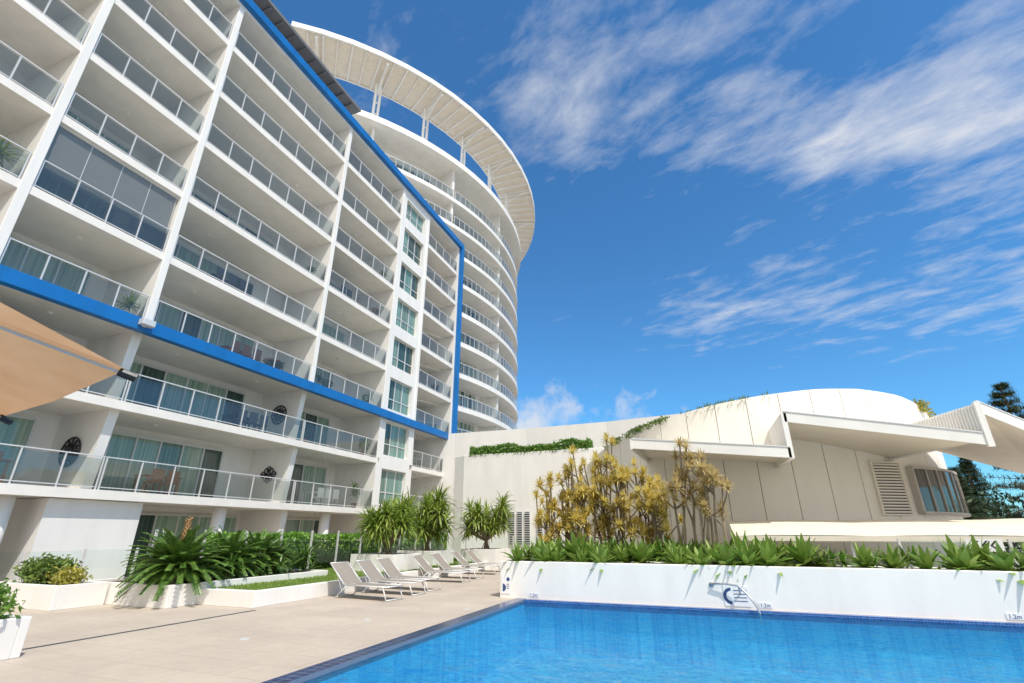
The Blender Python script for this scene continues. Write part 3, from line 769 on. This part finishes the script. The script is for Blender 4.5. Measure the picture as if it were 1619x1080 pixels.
def cycad(x,y,z,s,i,rot,cone=False):
    T=empty('cycad',(x,y,z),label='large sago cycad with arching feathery fronds'+(' and upright brown cone' if cone else ' in planter bed'),category='plant',group='cycads in the planter bed')
    t=MB(); t.tube([(0,0,-.1),(0,0,.15),(0,0,.4)],[.2,.2,.13],10); obj('trunk',t,TRUNK,T,(0,0,0))
    c=obj('crown',CM[i],F_CYCAD,T,(0,0,0))
    if cone:
        q=MB(); q.tube([(0,0,.35),(0,0,.7),(0,0,1.15),(0,0,1.4),(0,0,1.55)],[.07,.11,.095,.06,.01],10)
        for k in range(130):
            a=k*2.4; zz=.45+1.05*k/130; r=.12*(1-abs(k/130-.3)*.8); q.leaf((math.cos(a)*r*.8,math.sin(a)*r*.8,zz),(math.cos(a),math.sin(a),.7),.08,.045,0,2)
        obj('cone',q,paint('cone_brown',(.38,.22,.10),.2,.8,False),T,(0,0,0))
    T.rotation_euler=(0,0,rot); T.scale=(s,)*3
cycad(-12.95,9.75,.4,1.08,0,0,True); cycad(-13.2,11.4,.5,.95,1,1.3); cycad(-13.7,12.9,.5,.95,0,2.1); cycad(-14.7,10.6,.5,.9,1,.6); cycad(-14.0,13.9,.5,.7,0,4)
for i in range(7): clump(-13.0-(i%2)*1.2,9.8+i*.75,.35,6,.5,.07,F_CYCAD,lab='dark green strap-leaved filler plant in the planter bed')
def fence(x0,y0,x1,y1,z,h,lab,sp=1.5,ref=CLEAR):
    o=((x0+x1)/2,(y0+y1)/2,z); F=empty('glass_fence',o,label=lab,category='fence')
    Ln=math.hypot(x1-x0,y1-y0); n=max(1,round(Ln/sp)); dx,dy=(x1-x0)/n,(y1-y0)/n
    for i in range(n+1):
        pm=MB(); x,y=x0+dx*i,y0+dy*i; pm.box(x-.03,x+.03,y-.03,y+.03,z,z+h); obj('post',pm,ALU,F,o)
    for i in range(n):
        g=MB(); a,b=(x0+dx*(i+.04),y0+dy*(i+.04)),(x0+dx*(i+.96),y0+dy*(i+.96))
        g.add([(*a,z+.06),(*b,z+.06),(*b,z+h-.03),(*a,z+h-.03)],[(0,1,2,3)]); obj('glass_panel',g,ref,F,o)
fence(-14.75,10.2,-14.75,27.2,.33,1.42,'clear glass pool fence with white posts beside the hedge')
fence(-14.75,27.2,-7.5,27.2,.0,1.5,'clear glass pool fence with white posts across the garden')
fence(-18.0,7.3,-18.0,13.5,.0,1.2,'low clear glass fence beside the building entry')
fence(4.6,16.75,15,16.75,.3,1.22,'clear glass fence behind the pool planter',1.1)
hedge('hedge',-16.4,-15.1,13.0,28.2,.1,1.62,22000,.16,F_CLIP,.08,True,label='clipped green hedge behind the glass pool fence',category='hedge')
m=MB(); m.box(6.0,6.75,16.68,16.70,1.22,1.52); 
for i in range(3):
    x=6.12+i*.18
    m.add([(x,16.675,1.37),(x+.11,16.675,1.48),(x+.16,16.675,1.48),(x+.05,16.675,1.37),(x+.16,16.675,1.26),(x+.11,16.675,1.26)],[(0,1,2,3),(0,3,4,5)],1)
obj('arrow_sign',m,[SIGNW,BLACK],None,(6.4,16.7,1.2),label='white sign with black chevron arrows on the fence',category='sign')
# ------------------------------------------------------------ sun loungers
def lounger():
    T=empty('sun_lounger',(0,0,0),category='sun lounger',group='sun loungers in a row on the pool deck')
    T['label']='grey sling sun lounger with raised backrest and white frame'
    f=MB(); hw=.33
    for s in(-1,1):
        f.tube([(-.35,s*hw,.33),(1.15,s*hw,.33)],.018,8)
        f.tube([(-.35,s*hw,.33),(-.98,s*hw,.86)],.018,8)
        f.tube([(1.02,s*hw,.33),(1.1,s*hw,.16),(1.18,s*hw,.0)],.017,8)
        f.tube([(-.25,s*hw,.33),(-.45,s*hw,.16),(-.66,s*hw,.0)],.017,8)
        f.tube([(-.7,s*hw*.95,.62),(-.42,s*hw*.95,.14)],.012,6)
    for x,z in((1.15,.33),(-.98,.86),(-.66,.02),(1.17,.02),(-.35,.32)): f.tube([(x,-hw,z),(x,hw,z)],.016,8)
    obj('frame',f,ALU,T,(0,0,0),True)
    q=MB(); n=8
    vs=[]
    for i in range(n+1):
        x=-.35+1.5*i/n; zz=.345-.02*math.sin(math.pi*i/n)
        for y in(-hw+.01,0,hw-.01): vs.append((x,y,zz-(.015 if y==0 else 0)))
    q.add(vs,[(3*i+j,3*(i+1)+j,3*(i+1)+j+1,3*i+j+1) for i in range(n) for j in range(2)])
    obj('seat',q,SLING,T,(0,0,0),True)
    q=MB(); vs=[]
    for i in range(7):
        t=i/6; x=-.35-.63*t; zz=.345+.53*t-.02*math.sin(math.pi*t)
        for y in(-hw+.01,0,hw-.01): vs.append((x,y,zz-(.015 if y==0 else 0)))
    q.add(vs,[(3*i+j,3*(i+1)+j,3*(i+1)+j+1,3*i+j+1) for i in range(6) for j in range(2)])
    obj('backrest',q,SLING,T,(0,0,0),True)
    return T
lg=lounger(); lp=[(-9.25,12.5,-.12),(-9.3,13.75,-.06),(-9.45,14.95,-.1),(-9.7,17.6,.02),(-9.85,19.2,-.05),(-10.0,21.3,.03),(-10.1,22.9,-.04)]
lg.location=(lp[0][0],lp[0][1],.004); lg.rotation_euler=(0,0,lp[0][2])
for x,y,r in lp[1:]: copy_thing(lg,(x,y,.004),r)
# ------------------------------------------------------------ umbrella
V0=Vector((-3.6,2.0,0)); UC=V0+Vector((-.56,-.83,0))*3.4; ur=(V0-UC).length; ua=math.atan2(V0.y-UC.y,V0.x-UC.x)
T=empty('patio_umbrella',(UC.x,UC.y,0),label='open tan fabric patio umbrella with eight ribs',category='umbrella')
m=MB(); 
def up_(k,f,z=None):
    a=ua+k*math.pi/4; zz=3.6-.9*f**1.1
    return (ur*f*math.cos(a),ur*f*math.sin(a),zz)
for k in range(8):
    nseg=6
    for i in range(nseg):
        f0,f1=i/nseg,(i+1)/nseg
        A,B,C_,D=[Vector(p) for p in(up_(k,f0),up_(k,f1),up_(k+1,f1),up_(k+1,f0))]
        m1=(A+D)/2-Vector((0,0,.04*f0)); m2=(B+C_)/2-Vector((0,0,.04*f1))
        m.add([tuple(A),tuple(B),tuple(m2),tuple(m1)],[(0,1,2,3)]); m.add([tuple(m1),tuple(m2),tuple(C_),tuple(D)],[(0,1,2,3)])
obj('canopy',m,FABRIC,T,(0,0,0))
for k in range(8):
    m=MB(); p=Vector(up_(k,1)); m.tube([Vector(up_(k,0))-Vector((0,0,.06)),Vector(up_(k,.5))-Vector((0,0,.04)),p-Vector((0,0,.03))],.013,6)
    obj('rib',m,ALU,T,(0,0,0))
    m=MB(); a=Vector(up_(k,.99))-Vector((0,0,.03)); b=Vector(up_(k,1.02))-Vector((0,0,.03)); m.tube([a,b],.03,8)
    obj('rib_cap',m,BLACK,T,(0,0,0))
m=MB(); m.tube([(0,0,.05),(0,0,3.62)],.04,12); obj('pole',m,ALU,T,(0,0,0),True)
m=MB(); m.tube([(0,0,0),(0,0,.08)],.4,20); obj('base',m,GREY,T,(0,0,0))
# ------------------------------------------------------------ balcony furniture & decor
def table_set(x,y,z,n=3,mat=GREY):
    T=empty('outdoor_table',(x,y,z),label='dark outdoor dining table on the balcony',category='table')
    m=MB(); m.box(-.4,.4,-.7,.7,.71,.75); obj('table_top',m,mat,T,(0,0,0))
    for a in(-1,1):
        for b in(-1,1):
            m=MB(); m.box(a*.35-.025,a*.35+.025,b*.62-.025,b*.62+.025,0,.71); obj('leg',m,mat,T,(0,0,0))
    for i in range(n):
        C=empty('outdoor_chair',(x+.65,y-.6+i*.6,z),label='dark woven outdoor chair beside a balcony table',category='chair',group='balcony chairs')
        m=MB(); m.box(-.22,.22,-.22,.22,.42,.46); obj('seat',m,mat,C,(0,0,0))
        m=MB(); m.box(.18,.22,-.22,.22,.46,.92); obj('backrest',m,mat,C,(0,0,0))
        for a in(-1,1):
            for b in(-1,1):
                m=MB(); m.box(a*.19-.018,a*.19+.018,b*.19-.018,b*.19+.018,0,.42); obj('leg',m,mat,C,(0,0,0))
table_set(-20.2,16.6,6.0,3); table_set(-20.2,14,12.0,3); table_set(-20.2,22.3,3.0,3,ALU); table_set(-20.2,13.5,3.0,2,BROWN); table_set(-20.2,21.8,15,2); table_set(-20.2,15.5,9,3,BROWN); table_set(-20.2,7.8,6,2); table_set(-20.2,8,3.0,2,BROWN)
def pot(x,y,z,h,mat,fl=False,spiky=True):
    T=empty('potted_plant',(x,y,z),label='green potted plant standing on a balcony'+(' with red flowers' if fl else ''),category='plant')
    m=MB(); m.tube([(0,0,0),(0,0,.3)],[.13,.18],12); obj('pot',m,TERRA,T,(0,0,0))
    m=MB()
    if spiky:
        for k in range(4): m.rosette((U(-.1,.1),U(-.1,.1),.3+h*U(.2,.7)),(U(-.4,.4),U(-.4,.4),1),18,h*.5,.06,.9,80,0,3)
    else: m.bush((0,0,.3+h*.4),(.35,.35,h*.45),500,.11)
    obj('foliage',m,mat,T,(0,0,0))
    if fl:
        m=MB(); m.bush((0,0,.3+h*.5),(.4,.4,h*.4),120,.1); obj('flower',m,RED,T,(0,0,0))
pot(-19.3,17.3,9,.5,F_SHRUB,True,False); pot(-19.3,16.9,9,.5,F_SHRUB,True,False); pot(-19.3,20.2,9,.7,F_SHRUB); pot(-19.3,20.9,9,.6,F_SHRUB,False,False); pot(-19.4,10.2,9,1.0,F_PAND)
pot(-19.4,24.6,3,1.3,F_CYCAD); pot(-19.4,24.9,6,1.1,F_CYCAD,False,False); pot(-19.4,5.4,12,1.2,F_PAND); pot(-19.4,24.7,9,.8,F_SHRUB,False,False); pot(-19.4,19.9,6,.9,F_CYCAD); pot(-19.4,30.3,6,.8,F_SHRUB); pot(-19.4,33,12,.7,F_SHRUB,True,False); pot(-19.5,18.6,15,.7,F_SHRUB); pot(-19.4,25,18,.9,F_SHRUB); pot(-19.4,24.5,15,.7,F_SHRUB,True,False)
def ornament(x,y,z,r,kind,lab):
    m=MB()
    if kind:
        for rr in(r,r*.62,r*.25):
            pts=[(x+rr*math.cos(a*math.pi/12),y,z+rr*math.sin(a*math.pi/12)) for a in range(25)]; m.tube(pts,.035,6)
        for a in range(12):
            t=a*math.pi/6; m.tube([(x+r*.2*math.cos(t),y,z+r*.2*math.sin(t)),(x+r*math.cos(t),y,z+r*math.sin(t))],.03,5)
    else:
        for a in range(8):
            t=a*math.pi/4; cx,cz=x+r*.55*math.cos(t)*(1.3 if a%4==0 else .8),z+r*.5*math.sin(t); rr=r*.26
            m.tube([(cx+rr*math.cos(b*.524),y,cz+rr*math.sin(b*.524)) for b in range(13)],.03,5)
        m.tube([(x-r,y,z),(x+r,y,z)],.03,5)
    obj('wall_ornament',m,BLACK,None,(x,y,z),label=lab,category='wall ornament')
ornament(-20.5,19.08,7.45,.48,1,'round black metal wall ornament on a balcony wall')
ornament(-20.5,19.08,4.4,.5,0,'black scrollwork metal wall ornament on a balcony wall')
ornament(-20.6,10.48,4.3,.5,1,'round dark metal wall ornament on a lower balcony wall')
# ------------------------------------------------------------ distant trees (right) and lamp
def pine(x,y,h):
    T=empty('pine_tree',(x,y,0),label='tall dark green norfolk pine beyond the clubhouse',category='tree',group='pines beyond the clubhouse')
    t=MB(); t.tube([(0,0,0),(0,0,h*.5),(0,0,h)],[.3,.2,.03],8); c=MB()
    z=h*.12; 
    while z<h:
        rad=(h-z)*.34+.3; nb=9
        for b in range(nb):
            a=U(0,6.28); rr=rad*U(.7,1.05); e=Vector((math.cos(a)*rr,math.sin(a)*rr,z+rr*.12))
            t.tube([(0,0,z),e],[.05,.015],4)
            for k in range(14):
                p=Vector((0,0,z)).lerp(e,U(.2,1.0)); c.rosette(p+Vector((U(-.15,.15),U(-.15,.15),0)),(math.cos(a)*.5,math.sin(a)*.5,.6),5,.5,.08,.2,60,-20,1)
        z+=h*.05
    obj('trunk',t,TRUNK,T,(0,0,0)); obj('crown',c,F_PINE,T,(0,0,0))
pine(22.6,48,12.6); pine(25.5,50,11.0); pine(29,58,10.5); pine(20.8,56,7.0); pine(23.5,60,8.5)
m=MB()
for i in range(30): m.bush((U(18,70),U(52,62),U(.5,3)),(3,3,2.4),260,.55)
obj('treeline',m,F_PINE,None,(0,0,0),kind='stuff')
T=empty('street_lamp',(13.2,27.5,0),label='slim white lamp post beyond the clubhouse canopy',category='lamp')
m=MB(); m.tube([(0,0,0),(0,0,3.6)],[.05,.035],8); obj('post',m,ALU,T,(0,0,0))
m=MB(); m.tube([(0,0,3.55),(0,0,3.65),(0,0,3.75)],[.06,.16,.1],12); obj('lamp_head',m,ALU,T,(0,0,0))
# ------------------------------------------------------------ light & world
S=Vector((.42,-.33,.845)).normalized()
sl=bpy.data.lights.new('sun','SUN'); sl.energy=4.2; sl.angle=math.radians(.5); sl.color=(1,.945,.86)
so=bpy.data.objects.new('sun',sl); so.rotation_euler=S.to_track_quat('Z','Y').to_euler(); so.location=(10,-10,40); COL.objects.link(so)
w=bpy.data.worlds.new('World'); scene.world=w; w.use_nodes=True; nt=w.node_tree; nt.nodes.clear()
out=N(nt,'ShaderNodeOutputWorld'); bg=N(nt,'ShaderNodeBackground'); bg.inputs[1].default_value=.15
sky=N(nt,'ShaderNodeTexSky'); sky.sky_type='NISHITA'; sky.sun_disc=False
sky.sun_elevation=math.asin(S.z); sky.sun_rotation=math.atan2(S.x,S.y); sky.altitude=0; sky.air_density=1.0; sky.dust_density=.3; sky.ozone_density=2
gm=N(nt,'ShaderNodeMixRGB',blend_type='MULTIPLY'); gm.inputs[0].default_value=1; gm.inputs[2].default_value=(.42,.90,1.20,1)
L(nt,sky.outputs[0],gm.inputs[1])
tc=N(nt,'ShaderNodeTexCoord'); sp=N(nt,'ShaderNodeSeparateXYZ'); L(nt,tc.outputs['Generated'],sp.inputs[0])
mz=N(nt,'ShaderNodeMath',operation='MAXIMUM'); mz.inputs[1].default_value=.05; L(nt,sp.outputs[2],mz.inputs[0])
def math2(op,a,b,clamp=False): return math2n(nt,op,a,b,clamp)
cb=N(nt,'ShaderNodeCombineXYZ'); L(nt,math2('DIVIDE',sp.outputs[0],mz.outputs[0]),cb.inputs[0]); L(nt,math2('DIVIDE',sp.outputs[1],mz.outputs[0]),cb.inputs[1])
pv=cb.outputs[0]
mp=N(nt,'ShaderNodeMapping'); mp.vector_type='POINT'; mp.inputs['Rotation'].default_value=(0,0,math.radians(26)); L(nt,pv,mp.inputs[0])
mp2=N(nt,'ShaderNodeMapping'); mp2.inputs['Scale'].default_value=(1.3,2.2,1); L(nt,mp.outputs[0],mp2.inputs[0])
mp3=N(nt,'ShaderNodeMapping'); mp3.inputs['Scale'].default_value=(1,1.5,1); mp3.inputs['Location'].default_value=(3.1,1.7,0); L(nt,mp.outputs[0],mp3.inputs[0])
nA=noise(nt,mp2.outputs[0],2.3,11,.60,.35)
nB=noise(nt,mp3.outputs[0],7.5,8,.66,.25)
def blob(vec,c,r,amp):
    d=N(nt,'ShaderNodeVectorMath',operation='DISTANCE'); L(nt,vec,d.inputs[0]); d.inputs[1].default_value=c
    mr=N(nt,'ShaderNodeMapRange'); mr.interpolation_type='SMOOTHSTEP'; L(nt,d.outputs['Value'],mr.inputs[0])
    mr.inputs[1].default_value=0; mr.inputs[2].default_value=r; mr.inputs[3].default_value=amp; mr.inputs[4].default_value=0
    return mr.outputs[0]
masks=[blob(pv,(.40,1.35,0),.48,.95),blob(pv,(.75,1.18,0),.6,1.15),blob(pv,(1.2,1.5,0),.8,.8),blob(pv,(-.03,.97,0),.6,1.0),blob(pv,(.35,.85,0),.45,.35),blob(pv,(1.3,2.6,0),1.7,.95),blob(pv,(.1,2.35,0),.9,.85),blob(pv,(-.5,.8,0),.7,.6)]
tot=masks[0]
for k in masks[1:]: tot=math2('ADD',tot,k)
n=math2('ADD',math2('MULTIPLY',nA,.68),math2('MULTIPLY',nB,.32))
thr=math2('SUBTRACT',.65,math2('MULTIPLY',tot,.23))
cl=math2('MULTIPLY',math2('SUBTRACT',n,thr),3.0,True)
cl=math2('MULTIPLY',math2('POWER',cl,1.15),.88)
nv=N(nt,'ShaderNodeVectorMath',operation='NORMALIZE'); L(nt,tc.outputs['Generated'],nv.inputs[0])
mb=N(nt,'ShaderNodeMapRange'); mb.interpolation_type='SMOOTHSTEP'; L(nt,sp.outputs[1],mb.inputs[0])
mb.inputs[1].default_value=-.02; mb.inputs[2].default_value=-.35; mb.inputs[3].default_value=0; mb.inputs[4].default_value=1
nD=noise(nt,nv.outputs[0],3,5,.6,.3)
fill_bank=math2('MULTIPLY',mb.outputs[0],math2('MULTIPLY',math2('SUBTRACT',nD,.28),5,True))  # unseen cloud bank added behind the camera to fill and neutralise ambient light
fill_bank=math2('MULTIPLY',fill_bank,.95)
nC=noise(nt,nv.outputs[0],18,7,.62,.3)
lowm=[blob(nv.outputs[0],(-.275,.930,.238),.10,.95),blob(nv.outputs[0],(-.33,.925,.20),.07,.95),blob(nv.outputs[0],(-.17,.955,.222),.14,.65),blob(nv.outputs[0],(-.05,.97,.20),.14,.5)]
lt=lowm[0]
for k in lowm[1:]: lt=math2('ADD',lt,k)
lc=math2('MULTIPLY',math2('SUBTRACT',math2('ADD',nC,math2('MULTIPLY',lt,.40)),.74),3.2,True)
al=math2('MAXIMUM',cl,math2('MULTIPLY',lc,.85))
mx=N(nt,'ShaderNodeMixRGB'); L(nt,al,mx.inputs[0]); L(nt,gm.outputs[0],mx.inputs[1]); mx.inputs[2].default_value=(5.0,5.2,5.6,1)
mx2=N(nt,'ShaderNodeMixRGB'); L(nt,fill_bank,mx2.inputs[0]); L(nt,mx.outputs[0],mx2.inputs[1]); mx2.inputs[2].default_value=(8.2,7.95,7.6,1)
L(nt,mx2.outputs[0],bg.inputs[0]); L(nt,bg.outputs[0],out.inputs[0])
# ------------------------------------------------------------ camera
cam=bpy.data.cameras.new('camera'); cam.lens=17.05; cam.sensor_width=36; cam.clip_end=3000; cam.clip_start=.05
co=bpy.data.objects.new('camera',cam); co.location=(0,0,1.66)
co.rotation_euler=(math.radians(90+21.55),0,math.radians(21.05)); COL.objects.link(co); scene.camera=co
scene.view_settings.view_transform='Standard'; scene.view_settings.look='None'; scene.view_settings.exposure=0
